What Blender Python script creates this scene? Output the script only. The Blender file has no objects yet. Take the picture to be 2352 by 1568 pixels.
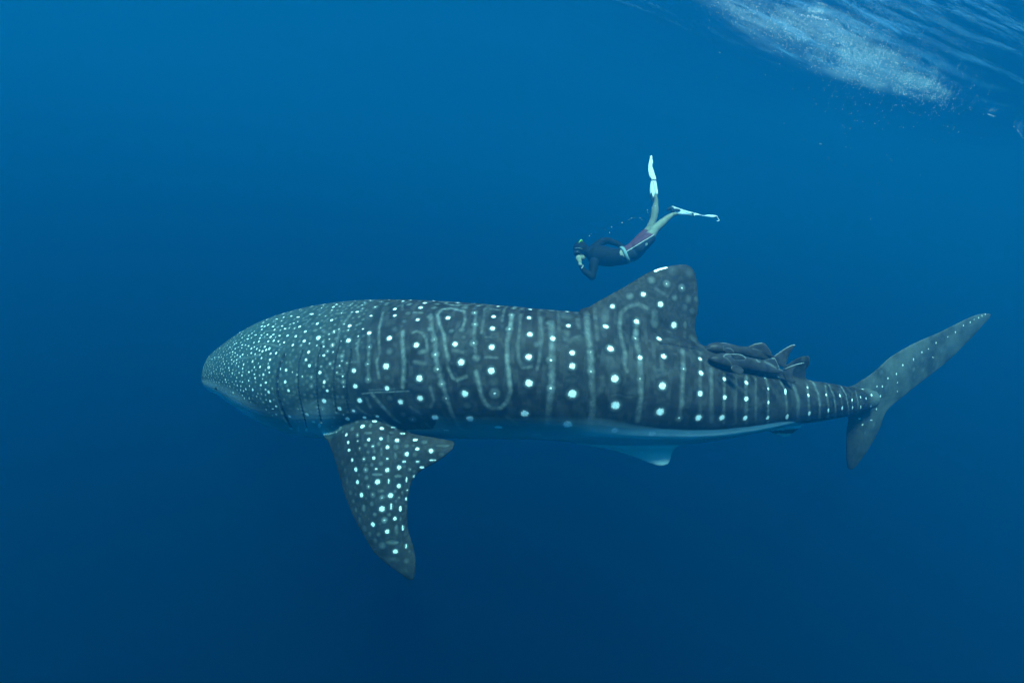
import bpy, bmesh, math, random
import numpy as np
from mathutils import Vector, Matrix, noise, geometry
from mathutils.kdtree import KDTree
random.seed(7); np.random.seed(7)
sc = bpy.context.scene; col = sc.collection

# ------------------------------------------------------------ camera, sky, sun, exposure
PITCH, ROLL, DEPTH, HFOV = math.radians(10), math.radians(10), 4.8, math.radians(84)
F = Vector((0, math.cos(PITCH), -math.sin(PITCH)))
U0 = Vector((0, math.sin(PITCH), math.cos(PITCH))); R0 = Vector((1, 0, 0))
R = R0*math.cos(ROLL) + U0*math.sin(ROLL); U = -R0*math.sin(ROLL) + U0*math.cos(ROLL)
CAM = Vector((0, 0, -DEPTH))
cam = bpy.data.objects.new('camera', bpy.data.cameras.new('camera')); col.objects.link(cam); sc.camera = cam
M = Matrix((R, U, -F)).transposed().to_4x4(); M.translation = CAM; cam.matrix_world = M
cam.data.sensor_width = 36; cam.data.lens = 18/math.tan(HFOV/2); cam.data.clip_end = 1000
FPX = 1176/math.tan(HFOV/2)
EL, AZ = math.radians(61), math.radians(188)
w = bpy.data.worlds.new('World'); sc.world = w; w.use_nodes = True
sky = w.node_tree.nodes.new('ShaderNodeTexSky'); sky.sky_type = 'NISHITA'; sky.sun_disc = False
sky.sun_elevation = EL; sky.sun_rotation = AZ
w.node_tree.links.new(sky.outputs[0], w.node_tree.nodes['Background'].inputs[0])
w.node_tree.nodes['Background'].inputs[1].default_value = .12
sl = bpy.data.lights.new('sun', 'SUN'); sl.energy = 5; sl.angle = math.radians(12); sl.color = (1, .97, .92)
so = bpy.data.objects.new('sun', sl); col.objects.link(so)
SUN = Vector((math.cos(EL)*math.sin(AZ), math.cos(EL)*math.cos(AZ), math.sin(EL)))
so.rotation_euler = SUN.to_track_quat('Z', 'Y').to_euler()
sc.view_settings.view_transform = 'Standard'; sc.view_settings.look = 'None'
sc.view_settings.gamma = 1; sc.view_settings.exposure = 2.78
cy = sc.cycles; cy.use_denoising = True; cy.volume_bounces = 8; cy.max_bounces = 12; cy.transparent_max_bounces = 8

# ------------------------------------------------------------ helpers
def P(x, y, z):
    """a place seen at (x, y) of the 2352 x 1568 photograph, z metres ahead"""
    return CAM + F*z + R*((x-1176)/FPX*z) + U*((784-y)/FPX*z)
def px(co):
    d = np.asarray(co) - np.array(CAM)
    z = d @ np.array(F)
    return 1176 + d @ np.array(R)/z*FPX, 784 - d @ np.array(U)/z*FPX, z
def crop(ox, oy, s):
    return lambda x, y: ((ox+x/s)*.871111, (oy+y/s)*.871111)
C1 = crop(500, 750, 3.137); C2 = crop(900, 750, 3.137); C3 = crop(1400, 650, 2.613)
C4 = crop(1800, 750, 3.136); C5 = crop(2100, 780, 3.137); C6 = crop(800, 1050, 3.136)
C7 = crop(1480, 380, 4.127); CR = crop(1840, 880, 7.35); CH = crop(520, 800, 5.227)

def tag(o, label=None, cat=None, group=None, kind=None):
    if label: o['label'] = label
    if cat: o['category'] = cat
    if group: o['group'] = group
    if kind: o['kind'] = kind
    return o
def link(name, me, m=None, parent=None, smooth=True):
    o = bpy.data.objects.new(name, me); col.objects.link(o)
    if m: me.materials.clear(); me.materials.append(m)
    if smooth: me.polygons.foreach_set('use_smooth', [True]*len(me.polygons))
    if parent: o.parent = parent
    return o
def mesh(vs, fs):
    me = bpy.data.meshes.new('m'); me.from_pydata([tuple(v) for v in vs], [], fs); me.update(); return me
class Solid:
    def __init__(s): s.v = []; s.f = []
    def add(s, vs, fs):
        n = len(s.v); s.v += [Vector(v) for v in vs]; s.f += [tuple(i+n for i in f) for f in fs]
    def loft(s, rings):
        n = len(rings[0]); vs = [p for r in rings for p in r]; fs = []
        for i in range(len(rings)-1):
            for j in range(n):
                a = i*n+j; b = i*n+(j+1) % n
                fs.append((a, b, b+n, a+n))
        fs.append(tuple(reversed(range(n)))); k = (len(rings)-1)*n; fs.append(tuple(range(k, k+n)))
        s.add(vs, fs)
    def limb(s, pts, rad, flat=1.0, up=None, n=20):
        """a tapering limb through pts with round ends; flat squeezes it along up"""
        pts = [Vector(p) for p in pts]; rings = []
        P_, R_ = [], []
        for i in range(len(pts)-1):
            for k in range(6):
                t = k/6; t2 = t*t*(3-2*t)
                P_.append(pts[i].lerp(pts[i+1], t)); R_.append(rad[i]*(1-t2)+rad[i+1]*t2)
        P_.append(pts[-1]); R_.append(rad[-1])
        # round the corners a little
        for _ in range(2):
            P_ = [P_[0]]+[(P_[i-1]+P_[i]*2+P_[i+1])/4 for i in range(1, len(P_)-1)]+[P_[-1]]
        t0 = (P_[1]-P_[0]).normalized(); t1 = (P_[-1]-P_[-2]).normalized()
        head = [(P_[0]-t0*R_[0]*math.sin(a), R_[0]*math.cos(a), t0) for a in (1.45, 1.1, .75, .4)]
        tail = [(P_[-1]+t1*R_[-1]*math.sin(a), R_[-1]*math.cos(a), t1) for a in (.4, .75, 1.1, 1.45)]
        mid = []
        for i in range(len(P_)):
            t = (P_[min(i+1, len(P_)-1)]-P_[max(i-1, 0)]).normalized(); mid.append((P_[i], R_[i], t))
        ref = Vector(up) if up else (U if abs(t0.dot(U)) < .9 else F)
        for c, r, t in head+mid+tail:
            a = (ref-t*ref.dot(t)).normalized(); b = t.cross(a)
            rings.append([c+a*(r*flat*math.cos(q))+b*(r*math.sin(q)) for q in [2*math.pi*k/n for k in range(n)]])
        s.loft(rings)
    def ball(s, c, r, sx=1, sy=1, sz=1, X=None, Y=None, Z=None):
        X = X or R; Y = Y or U; Z = Z or F; n = 24; rings = []
        for k in range(1, 16):
            a = math.pi*k/16-math.pi/2
            rings.append([Vector(c)+Y*(r*sy*math.sin(a))+X*(r*sx*math.cos(a)*math.cos(q))+Z*(r*sz*math.cos(a)*math.sin(q)) for q in [2*math.pi*j/n for j in range(n)]])
        s.loft(rings)
    def plate(s, outline, zf, thick, wpx, step, tmin=.006, extra=None):
        """a fin: outline in photo pixels, zf(x,y) its distance, thick metres in the middle, thinning over wpx to its edge"""
        pts = []
        n = len(outline)
        for i in range(n):
            a, b = outline[i], outline[(i+1) % n]; L = math.hypot(b[0]-a[0], b[1]-a[1]); k = max(1, int(L/step))
            # Catmull-Rom between outline points
            p0, p3 = outline[i-1], outline[(i+2) % n]
            for j in range(k):
                t = j/k
                pts.append(tuple(.5*((2*a[q])+(-p0[q]+b[q])*t+(2*p0[q]-5*a[q]+4*b[q]-p3[q])*t*t+(-p0[q]+3*a[q]-3*b[q]+p3[q])*t**3) for q in (0, 1)))
        nb = len(pts); poly = np.array(pts)
        xs = np.arange(poly[:, 0].min(), poly[:, 0].max(), step); ys = np.arange(poly[:, 1].min(), poly[:, 1].max(), step)
        A = poly; B = np.roll(poly, -1, 0); D = B-A; LL = (D**2).sum(1)+1e-9
        def dist(g):
            t = np.clip(((g[:, None]-A)*D).sum(2)/LL, 0, 1); return np.sqrt((((A+t[..., None]*D)-g[:, None])**2).sum(2)).min(1)
        g = np.array([(x, y) for x in xs for y in ys])
        ins = np.zeros(len(g), bool)
        for (ax, ay), (bx, by) in zip(A, B):
            c = (ay > g[:, 1]) != (by > g[:, 1])
            with np.errstate(divide='ignore', invalid='ignore'):
                ins ^= c & (g[:, 0] < (bx-ax)*(g[:, 1]-ay)/(by-ay)+ax)
        g = g[ins]; g = g[dist(g) > step*.5]
        allp = [Vector(p) for p in pts]+[Vector(p) for p in g]
        out = geometry.delaunay_2d_cdt(allp, [(i, (i+1) % nb) for i in range(nb)], [], 1, 1e-5)
        v2 = np.array([tuple(v) for v in out[0]]); tris = [tuple(f) for f in out[2]]
        d = dist(v2); h = tmin+(thick-tmin)*(1-np.exp(-d/wpx)); N = len(v2)
        if extra: h = h+np.array([extra(x, y) for x, y in v2])*np.clip(d/18, 0, 1)
        V = []
        for sgn in (-1, 1):
            for (x, y), hh in zip(v2, h): V.append(P(x, y, zf(x, y)+sgn*hh))
        fs = [(a, b, c) for a, b, c in tris]+[(c+N, b+N, a+N) for a, b, c in tris]
        cnt = {}
        for a, b, c in tris:
            for e in ((a, b), (b, c), (c, a)): cnt[e] = 1
        for (a, b) in cnt:
            if (b, a) not in cnt: fs.append((b, a, a+N, b+N))
        s.add(V, fs)
    def remesh(s, voxel, smooth=4, fac=.5):
        o = bpy.data.objects.new('tmp', mesh(s.v, s.f)); col.objects.link(o)
        bm = bmesh.new(); bm.from_mesh(o.data); bmesh.ops.recalc_face_normals(bm, faces=bm.faces); bm.to_mesh(o.data); bm.free()
        m = o.modifiers.new('r', 'REMESH'); m.mode = 'VOXEL'; m.voxel_size = voxel
        if smooth: m = o.modifiers.new('s', 'SMOOTH'); m.factor = fac; m.iterations = smooth
        dg = bpy.context.evaluated_depsgraph_get(); me = bpy.data.meshes.new_from_object(o.evaluated_get(dg))
        bpy.data.objects.remove(o); return me
def co_of(me):
    a = np.empty(len(me.vertices)*3, np.float32); me.vertices.foreach_get('co', a); return a.reshape(-1, 3).astype(float)
def attr(me, name, val):
    a = me.attributes.new(name, 'FLOAT', 'POINT'); a.data.foreach_set('value', np.asarray(val, np.float32))

# node helpers
class N:
    def __init__(s, name):
        s.m = bpy.data.materials.new(name); s.m.use_nodes = True; s.t = s.m.node_tree; s.t.nodes.clear()
        s.out = s.t.nodes.new('ShaderNodeOutputMaterial')
    def n(s, k, **kw):
        o = s.t.nodes.new(k)
        for a, b in kw.items(): setattr(o, a, b)
        return o
    def lk(s, a, b): s.t.links.new(a, b)
    def put(s, i, v):
        if hasattr(v, 'links') or hasattr(v, 'is_output'): s.lk(v, i)
        else: i.default_value = v
    def math(s, op, a, b=0.0, c=None, clamp=False):
        o = s.n('ShaderNodeMath', operation=op, use_clamp=clamp); s.put(o.inputs[0], a); s.put(o.inputs[1], b)
        if c is not None: s.put(o.inputs[2], c)
        return o.outputs[0]
    def step(s, a, lo, hi, t0=0.0, t1=1.0):
        o = s.n('ShaderNodeMapRange', interpolation_type='SMOOTHSTEP'); s.put(o.inputs[0], a)
        for i, v in enumerate((lo, hi, t0, t1)): o.inputs[i+1].default_value = v
        return o.outputs[0]
    def noise(s, scale, detail=3, rough=.6, vec=None, dist=0):
        o = s.n('ShaderNodeTexNoise'); o.inputs['Scale'].default_value = scale; o.inputs['Detail'].default_value = detail
        o.inputs['Roughness'].default_value = rough; o.inputs['Distortion'].default_value = dist
        s.lk(vec or s.pos(), o.inputs['Vector']); return o.outputs['Fac']
    def pos(s):
        if not hasattr(s, '_p'): s._p = s.n('ShaderNodeTexCoord').outputs['Object']
        return s._p
    def at(s, name): return s.n('ShaderNodeAttribute', attribute_name=name).outputs['Fac']
    def mix(s, f, a, b):
        o = s.n('ShaderNodeMix', data_type='RGBA'); s.put(o.inputs[0], f)
        for i, v in ((6, a), (7, b)):
            if isinstance(v, tuple): o.inputs[i].default_value = (*v, 1)
            else: s.lk(v, o.inputs[i])
        return o.outputs[2]
    def bsdf(s, color, rough=.5, spec=.5, bump=None, bstr=.3, bdist=.01):
        b = s.n('ShaderNodeBsdfPrincipled')
        if isinstance(color, tuple): b.inputs['Base Color'].default_value = (*color, 1)
        else: s.lk(color, b.inputs['Base Color'])
        s.put(b.inputs['Roughness'], rough); b.inputs['Specular IOR Level'].default_value = spec; b.inputs['IOR'].default_value = 1.38
        if bump is not None:
            u = s.n('ShaderNodeBump'); u.inputs['Strength'].default_value = bstr; u.inputs['Distance'].default_value = bdist
            s.lk(bump, u.inputs['Height']); s.lk(u.outputs[0], b.inputs['Normal'])
        s.lk(b.outputs[0], s.out.inputs[0]); return b
def plain(name, c, rough=.5, var=.25, scale=40, spec=.12, bump=.3):
    k = N(name); f = k.noise(scale, 4)
    k.bsdf(k.mix(f, tuple(v*(1-var) for v in c), tuple(v*(1+var) for v in c)), rough, spec, f, bump, .006); return k.m

# ------------------------------------------------------------ the water: one even volume
SS = (.0003, .0200, .0415); SA = (.155, .074, .060); DEN = .2; ANI = .66
me = bpy.data.meshes.new('haze')
a, b = (-90, -60, -75), (90, 120, 1.6)
me.from_pydata([(x, y, z) for x in (a[0], b[0]) for y in (a[1], b[1]) for z in (a[2], b[2])], [],
               [(0, 1, 3, 2), (4, 6, 7, 5), (0, 4, 5, 1), (2, 3, 7, 6), (0, 2, 6, 4), (1, 5, 7, 3)])
k = N('sea_water_volume'); v = k.n('ShaderNodeVolumePrincipled'); k.lk(v.outputs[0], k.out.inputs['Volume'])
cc = [x/DEN for x in SS]; ab = [max(0, 1-SA[i]/DEN/(1-cc[i]))**2 for i in range(3)]
v.inputs['Density'].default_value = DEN; v.inputs['Color'].default_value = (*cc, 1)
v.inputs['Absorption Color'].default_value = (*ab, 1); v.inputs['Anisotropy'].default_value = ANI
tag(link('haze', me, k.m, smooth=False), kind='stuff')

# ------------------------------------------------------------ the water surface, seen from below
def onto(x, y, zl=0.0):
    d = (P(x, y, 1)-CAM); t = (zl-CAM.z)/d.z; return CAM+d*t
FA, FB, FC, FD = onto(1600, -35, -.6), onto(1790, 50, -.9), onto(1990, 140, -1.1), onto(2135, 212, -1.2)
for q_ in (FA, FB, FC, FD): q_.z = 0
SDIR = (FD-FA).normalized(); SN = Vector((-SDIR.y, SDIR.x, 0))
if SN.dot(FC) > 0: SN = -SN            # SN points back towards the camera side
def surf_h(x, y):
    p = Vector((x, y, 0))-FC; a = p.dot(SDIR); c = p.dot(SN)
    h = -1.5*math.exp(-((a-3)/7)**2-((c-.5)/5)**2)
    calm = .3+.7*math.exp(-((a-3)/9)**2-((c-1)/8)**2)
    w_ = .10*math.sin(.55*c+.10*a+.6)+.05*math.sin(1.3*c+.35*a)
    w_ += .16*noise.noise(Vector((a*.16, c*.45, 1)))+.07*noise.noise(Vector((a*.5, c*1.3, 5)))+.03*noise.noise(Vector((a*1.3, c*3.6, 9)))
    return h+w_*calm
FR = FC.copy(); 
def on_surf(x, y):
    q = onto(x, y, -.8)
    for _ in range(25): q = onto(x, y, .5*q.z+.5*surf_h(q.x, q.y))
    return Vector((q.x, q.y, 0))
PA, PB, PC, PD = on_surf(1610, -25), on_surf(1800, 60), on_surf(1985, 148), on_surf(2128, 213)
0 and print('surf', [round((q-Vector((0, 0, CAM.z))).length, 1) for q in (PA, PB, PC, PD)])
gx = np.concatenate([np.linspace(-60, -8, 90), np.linspace(-7.8, 22, 300), np.linspace(23, 60, 50)])
gy = np.concatenate([np.linspace(-30, 0, 40), np.linspace(.3, 24, 260), np.linspace(25, 90, 90)])
V = [(x, y, surf_h(x, y)) for x in gx for y in gy]; ny = len(gy)
Fs = [((i+1)*ny+j, (i+1)*ny+j+1, i*ny+j+1, i*ny+j) for i in range(len(gx)-1) for j in range(ny-1)]
me = mesh(V, Fs)
SV = np.array(V)
def seg_d(pts, path):
    best = np.full(len(pts), 1e9); al = np.zeros(len(pts))
    for i in range(len(path)-1):
        a_ = np.array(path[i][:2]); b_ = np.array(path[i+1][:2]); d_ = b_-a_
        t = np.clip(((pts-a_)@d_)/(d_@d_), 0, 1); q = np.linalg.norm(pts-(a_+t[:, None]*d_), axis=1)
        m_ = q < best; best[m_] = q[m_]; al[m_] = (i+t[m_])
    return best, al
fd, fal = seg_d(SV[:, :2], [PA, PB, PC, PD])
wid = np.interp(fal, [0, 1, 2, 3], [.4, .75, .6, .3])
attr(me, 'foam', np.clip(1-fd/(wid*1.5), 0, 1)*np.interp(fal, [0, 1, 1.8, 3], [.3, .5, .95, 1]))
md, mal = seg_d(SV[:, :2], [PA, on_surf(1750, 60), on_surf(1930, 145)]); attr(me, 'milk', np.clip(1-md/np.interp(mal, [0, 1, 2], [.5, 1.3, 1.0]), 0, 1)**1.5)
sp = SV[:, :2]-np.array(FC[:2]); attr(me, 'along', sp@np.array(SDIR[:2])); attr(me, 'across', sp@np.array(SN[:2]))
attr(me, 'rough', .25+.75*np.exp(-((sp@np.array(SDIR[:2])-3)/8)**2-((sp@np.array(SN[:2])-1)/6)**2))
k = N('water_surface_from_below')
cx = k.n('ShaderNodeCombineXYZ'); k.lk(k.math('MULTIPLY', k.at('along'), .45), cx.inputs[0]); k.lk(k.math('MULTIPLY', k.at('across'), 2.2), cx.inputs[1])
rip = k.noise(2.2, 6, .65, cx.outputs[0], .6)
bu = k.n('ShaderNodeBump'); bu.inputs['Strength'].default_value = .5; bu.inputs['Distance'].default_value = .09; k.lk(k.math('MULTIPLY', rip, k.at('rough')), bu.inputs['Height'])
fr = k.n('ShaderNodeFresnel'); fr.inputs[0].default_value = 1.33; k.lk(bu.outputs[0], fr.inputs['Normal'])
gl = k.n('ShaderNodeBsdfGlossy'); gl.inputs['Roughness'].default_value = .06; k.lk(bu.outputs[0], gl.inputs['Normal'])
tr = k.n('ShaderNodeBsdfTransparent'); mx = k.n('ShaderNodeMixShader')
k.lk(fr.outputs[0], mx.inputs[0]); k.lk(tr.outputs[0], mx.inputs[1]); k.lk(gl.outputs[0], mx.inputs[2])
cy2 = k.n('ShaderNodeCombineXYZ'); k.lk(k.math('MULTIPLY', k.at('along'), .8), cy2.inputs[0]); k.lk(k.math('MULTIPLY', k.at('across'), 2.6), cy2.inputs[1])
fn = k.noise(2.6, 9, .78, cy2.outputs[0], 1.6); fn2 = k.noise(.9, 4, .6)
ridge = k.math('SUBTRACT', 1.0, k.math('MULTIPLY', k.math('ABSOLUTE', k.math('SUBTRACT', fn, .5)), 9.0), clamp=True)
pat = k.step(fn2, .38, .62)
fm = k.math('MULTIPLY', k.math('MULTIPLY', k.math('POWER', ridge, 1.6), k.step(k.at('foam'), .05, .55)), k.math('ADD', k.math('MULTIPLY', pat, 1.5), .25))
fm2 = k.math('MULTIPLY', k.step(k.at('milk'), .0, .9), k.math('ADD', k.math('MULTIPLY', k.step(fn, .46, .66), .26), .02))
fmask = k.math('ADD', fm, fm2, clamp=True)
tl = k.n('ShaderNodeBsdfTranslucent'); tl.inputs[0].default_value = (.85, .88, .9, 1)
mx2 = k.n('ShaderNodeMixShader'); k.lk(k.math('MULTIPLY', fmask, .07), mx2.inputs[0]); k.lk(mx.outputs[0], mx2.inputs[1]); k.lk(tl.outputs[0], mx2.inputs[2])
k.lk(mx2.outputs[0], k.out.inputs[0])
tag(link('water_surface', me, k.m), kind='structure')

# ------------------------------------------------------------ the whale shark: spine and girth
TOP = [(464, 862), (467, 842), (471, 829), (485, 807), (505, 792), (540, 769), (590, 741), (640, 721), (690, 707), (740, 698), (800, 691), (860, 687),
       (900, 687), (960, 688), (1040, 693), (1120, 699), (1200, 706), (1270, 713), (1340, 717), (1400, 729), (1500, 757), (1580, 787), (1612, 801), (1700, 832), (1760, 852), (1829, 871), (1868, 875), (1907, 881),
       (1937, 887), (1970, 893), (2010, 897)]
BOT = [(464, 868), (467, 882), (471, 890), (485, 899), (505, 906), (540, 921), (580, 941), (620, 960), (660, 978), (700, 992), (740, 1001), (850, 1004), (1000, 1003), (1100, 1005),
       (1200, 1006), (1250, 1007), (1300, 1011), (1380, 1019), (1450, 1023), (1560, 1023), (1620, 1018), (1700, 1004), (1760, 991), (1800, 981), (1850, 973), (1900, 966),
       (1950, 957), (1985, 945), (2010, 935)]
ZC = [(460, 6.25), (600, 5.95), (800, 5.6), (1000, 5.35), (1200, 5.22), (1500, 5.2), (1700, 5.3), (1850, 5.5), (2010, 5.85)]
PHI = math.radians(27)
def ip(t, x): return float(np.interp(x, [q[0] for q in t], [q[1] for q in t]))
xs = np.concatenate([[464, 465, 466.5, 468.5, 471, 475, 480, 486, 493, 501], np.arange(510, 2011, 8)])
tp = np.array([ip(TOP, x) for x in xs]); bt = np.array([ip(BOT, x) for x in xs]); zz = np.array([ip(ZC, x) for x in xs])
for arr in (tp, bt, zz):
    for _ in range(6 if arr is not zz else 40):
        arr[11:-1] = (arr[10:-2]+2*arr[11:-1]+arr[12:])/4
KW = np.interp(xs, [464, 600, 800, 1200, 1700, 2010], [1.25, 1.22, 1.1, 1.02, .95, .8])
cen = [P(x+11*max(0, 1-(x-464)/150), (t+b_)/2, z) for x, t, b_, z in zip(xs, tp, bt, zz)]
rings = []; SPC, SPT, SPD, SPL, SPA, SPB = [], [], [], [], [], []
nr = 72
for i, x in enumerate(xs):
    T = (cen[min(i+3, len(xs)-1)]-cen[max(i-3, 0)]).normalized()
    T = (R*.95+F*.0).lerp(T, min(1, (x-464)/450)**.7).normalized()
    D = U*math.cos(PHI)-F*math.sin(PHI); D = (D-T*D.dot(T)).normalized(); L = D.cross(T)
    if L.dot(F) > 0: L = -L
    H = (bt[i]-tp[i])/2*zz[i]/FPX; kk = KW[i]
    a_ = H/math.sqrt(math.cos(PHI)**2+kk**2*math.sin(PHI)**2); b_ = a_*kk
    SPC.append(cen[i]); SPT.append(T); SPD.append(D); SPL.append(L); SPA.append(a_); SPB.append(b_)
    ring = []
    back = min(1, max(0, (x-1250)/350)); hd = min(1, max(0, (820-x)/250))
    for j in range(nr):
        q = 2*math.pi*j/nr; th = abs(math.atan2(math.sin(q), math.cos(q)))
        m_ = 1+.035*back*math.exp(-((th-1.98)/.10)**2)-.03*back*math.exp(-((th-2.3)/.25)**2)      # ridge along each side
        m_ += .02*math.exp(-((th-1.25)/.10)**2)*(1-hd)*.7                                        # upper ridge
        m_ += .03*math.exp(-(th/.22)**2)*(1-hd)
        ring.append(cen[i]+D*(a_*m_*math.cos(q))+L*(b_*m_*math.sin(q)))
    rings.append(ring)
S = Solid(); S.loft(rings)
SPC, SPT, SPD, SPL = [np.array(v) for v in (SPC, SPT, SPD, SPL)]; SPA = np.array(SPA); SPB = np.array(SPB)
def zc(x): return float(np.interp(x, xs, zz))
def yc(x): return float(np.interp(x, xs, (tp+bt)/2))
zd = lambda x, y: zc(x)-(yc(x)-y)*zc(x)/FPX*math.tan(PHI)
RP = np.array([[tuple(p) for p in r_] for r_ in rings]); RX, RY, RZ = px(RP)
NEAR = []
for i in range(len(xs)):
    nf = (RP[i]-SPC[i])@np.array(F) < .03; o_ = np.argsort(RY[i][nf]); NEAR.append((RY[i][nf][o_], RZ[i][nf][o_]))
def zb(x, y):
    """distance of the near flank at (x, y)"""
    i = int(min(max(np.searchsorted(xs, x)-1, 0), len(xs)-2)); t = min(max((x-xs[i])/(xs[i+1]-xs[i]), 0), 1)
    return float(np.interp(y, *NEAR[i])*(1-t)+np.interp(y, *NEAR[i+1])*t)
def zdor(x, y):
    x_ = min(max(x, 1340), 1600); y0 = ip(TOP, x_)+24; t = y0-y
    if t < 0: return zb(x_, min(y, y0+60))+.075-.0015*t
    return zb(x_, y0)+.075+.0022*min(t, 45)+.0002*max(0, t-45)
dors = [C3(*p) for p in [(330, 445), (400, 412), (470, 372), (560, 322), (650, 272), (740, 216), (820, 171), (880, 150), (930, 138), (980, 128), (1050, 122), (1095, 135), (1125, 170),
        (1140, 220), (1148, 300), (1155, 380), (1150, 450), (1135, 510), (1130, 570), (1145, 620), (1165, 670), (1185, 712), (1120, 704), (1030, 686), (960, 672), (900, 672)]]+[C3(880, 760), C3(700, 760), C3(520, 700), C3(380, 560)]
S.plate(dors, zdor, .085, 36, 5)
sec = [C4(*p) for p in [(700, 840), (780, 760), (830, 690), (900, 635), (960, 600), (1010, 588), (1045, 590), (1057, 612), (1048, 660), (1025, 700), (1017, 750), (1022, 778), (1075, 800), (1020, 830), (900, 880), (780, 900)]]
S.plate(sec, lambda x, y: zd(x, y)+.02, .03, 12, 4)
pec = [C6(*p) for p in [(160, 300), (200, 355), (232, 430), (262, 520), (285, 600), (310, 690), (335, 780), (365, 860), (410, 970), (460, 1070), (520, 1170), (580, 1268), (640, 1330), (720, 1395), (800, 1450), (870, 1498),
       (908, 1502), (922, 1470), (930, 1400), (930, 1330), (915, 1240), (890, 1160), (865, 1060), (862, 960), (866, 860), (875, 780), (895, 700), (930, 640), (980, 595), (1050, 555),
       (1110, 525), (1140, 500), (1165, 488), (1200, 450), (1240, 420), (1243, 398), (1254, 380), (1246, 356), (1180, 338), (1080, 320), (950, 300), (870, 280), (800, 258), (700, 200), (560, 90), (300, 60), (190, 160)]]
JY = [(700, 992), (750, 985), (790, 962), (830, 950), (870, 952), (920, 972), (980, 992), (1060, 1004)]
def zpec(x, y):
    y0 = ip(JY, x); zj = zb(min(max(x, 760), 1000), min(y0, 975))
    if y < y0: return max(zb(x, y)+.055+.0035*(y0-y), zj-.02)
    t = y-y0; return zj+.065-.0030*min(t, 40)-.0009*max(0, t-40)+.0007*max(0, t-40)**2/400
S.plate(pec, zpec, .07, 30, 5, .007)
cau = [C5(*p) for p in [(330, 790), (430, 748), (470, 738), (530, 700), (600, 655), (680, 590), (760, 515), (860, 450), (960, 395), (1060, 350), (1180, 300), (1300, 240), (1420, 180), (1500, 151), (1570, 140), (1612, 152), (1600, 182),
       (1540, 247), (1470, 328), (1400, 398), (1320, 478), (1230, 560), (1130, 640), (1050, 700), (960, 770), (870, 845), (790, 908), (742, 960), (715, 1020), (690, 1100), (640, 1195), (590, 1280),
       (540, 1350), (490, 1412), (452, 1440), (425, 1427), (412, 1370), (409, 1280), (411, 1150), (418, 1070), (428, 1010), (380, 960)]]
S.plate(cau, lambda x, y: 5.86+.0030*max(0, x-1985)+.0011*(y-920), .05, 22, 5)
pel = [C3(*p) for p in [(280, 1300), (300, 1352), (400, 1376), (550, 1404), (650, 1430), (750, 1466), (840, 1500), (900, 1511), (943, 1500), (960, 1470), (975, 1420), (1010, 1378), (1080, 1350), (900, 1290), (500, 1270)]]
S.plate(pel, lambda x, y: 5.17-.0012*(y-1020), .035, 14, 4)
ana = [C4(*p) for p in [(640, 1180), (715, 1214), (770, 1243), (830, 1263), (872, 1257), (920, 1222), (975, 1180), (1010, 1150), (900, 1110), (740, 1130)]]
S.plate(ana, lambda x, y: 5.5, .022, 10, 4)
me = S.remesh(.0085, 8, .5)
sh_me = me
# ---- skin pattern read off the animal, laid on its skin in metres
obj = bpy.data.objects.new('whale_shark', me); col.objects.link(obj)
bpy.context.view_layer.update()
def hit(x, y):
    d = (P(x, y, 1)-CAM).normalized(); ok, loc, nrm, _ = obj.ray_cast(CAM, d)
    return (np.array(loc), (loc-CAM).dot(F)) if ok else None
SPOTS = {}
SPOTS[C2] = """68,341,16;58,462,22;155,322,14,.4;145,390,14,.3;230,400,20,.85;230,515,20,.6;218,655,20,.6;222,785,22,.6;443,202,17;442,256,16;398,443,24;370,675,29;378,858,24;490,970,27;652,940,30;
645,775,30;620,500,25;632,290,18;657,190,20,.8;560,165,18,.4;520,305,18,.3;550,238,18,.35;768,192,20,.4;730,265,20,.4;737,365,22,.45;768,455,22,.5;778,578,26,.7;797,700,26,.7;830,822,26,.6;865,940,26,.6;
882,275,22;940,492,24;992,642,30;1022,902,34;1065,1110,36;775,1098,32;1103,232,22,.6;1105,328,22,.6;1095,482,26,.6;1115,605,26,.45;1260,265,20,.9;1250,363,24;1243,518,28;1241,712,31;1268,900,34,.6;
1300,1180,48x20,.78;1553,275,20;1560,412,26;1550,598,30;1552,814,34;1518,1067,38;1408,252,22,.5;1390,368,24,.6;1750,446,24,.8;1735,625,28,.65;1730,855,26,.65;1740,745,26,.4;1727,315,26,.35;
995,375,20,.3;910,385,18,.25;1010,435,16,.2;103,710,21;115,840,22;152,958,24;100,1045,22,.7;53,1110,20;590,1115,28,.5;510,1075,20,.3;870,1205,36x16,.5;1620,1240,40x14,.6;135,225,14x9;205,155,16,.35;280,185,18,.6;365,165,16,.35;
245,258,16x9;210,212,14,.3;905,165,20,.25;1025,182,22,.35;1195,200,20,.25;440,370,24,.2;400,550,24,.25;380,770,32x18,.22;1040,1000,40x22,.2;1190,1110,30,.15;1620,495,24,.2;1575,1170,40,.15;400,940,20,.25;1260,800,30,.15;1260,440,30x12,.15;1860,450,24,.25"""
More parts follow.
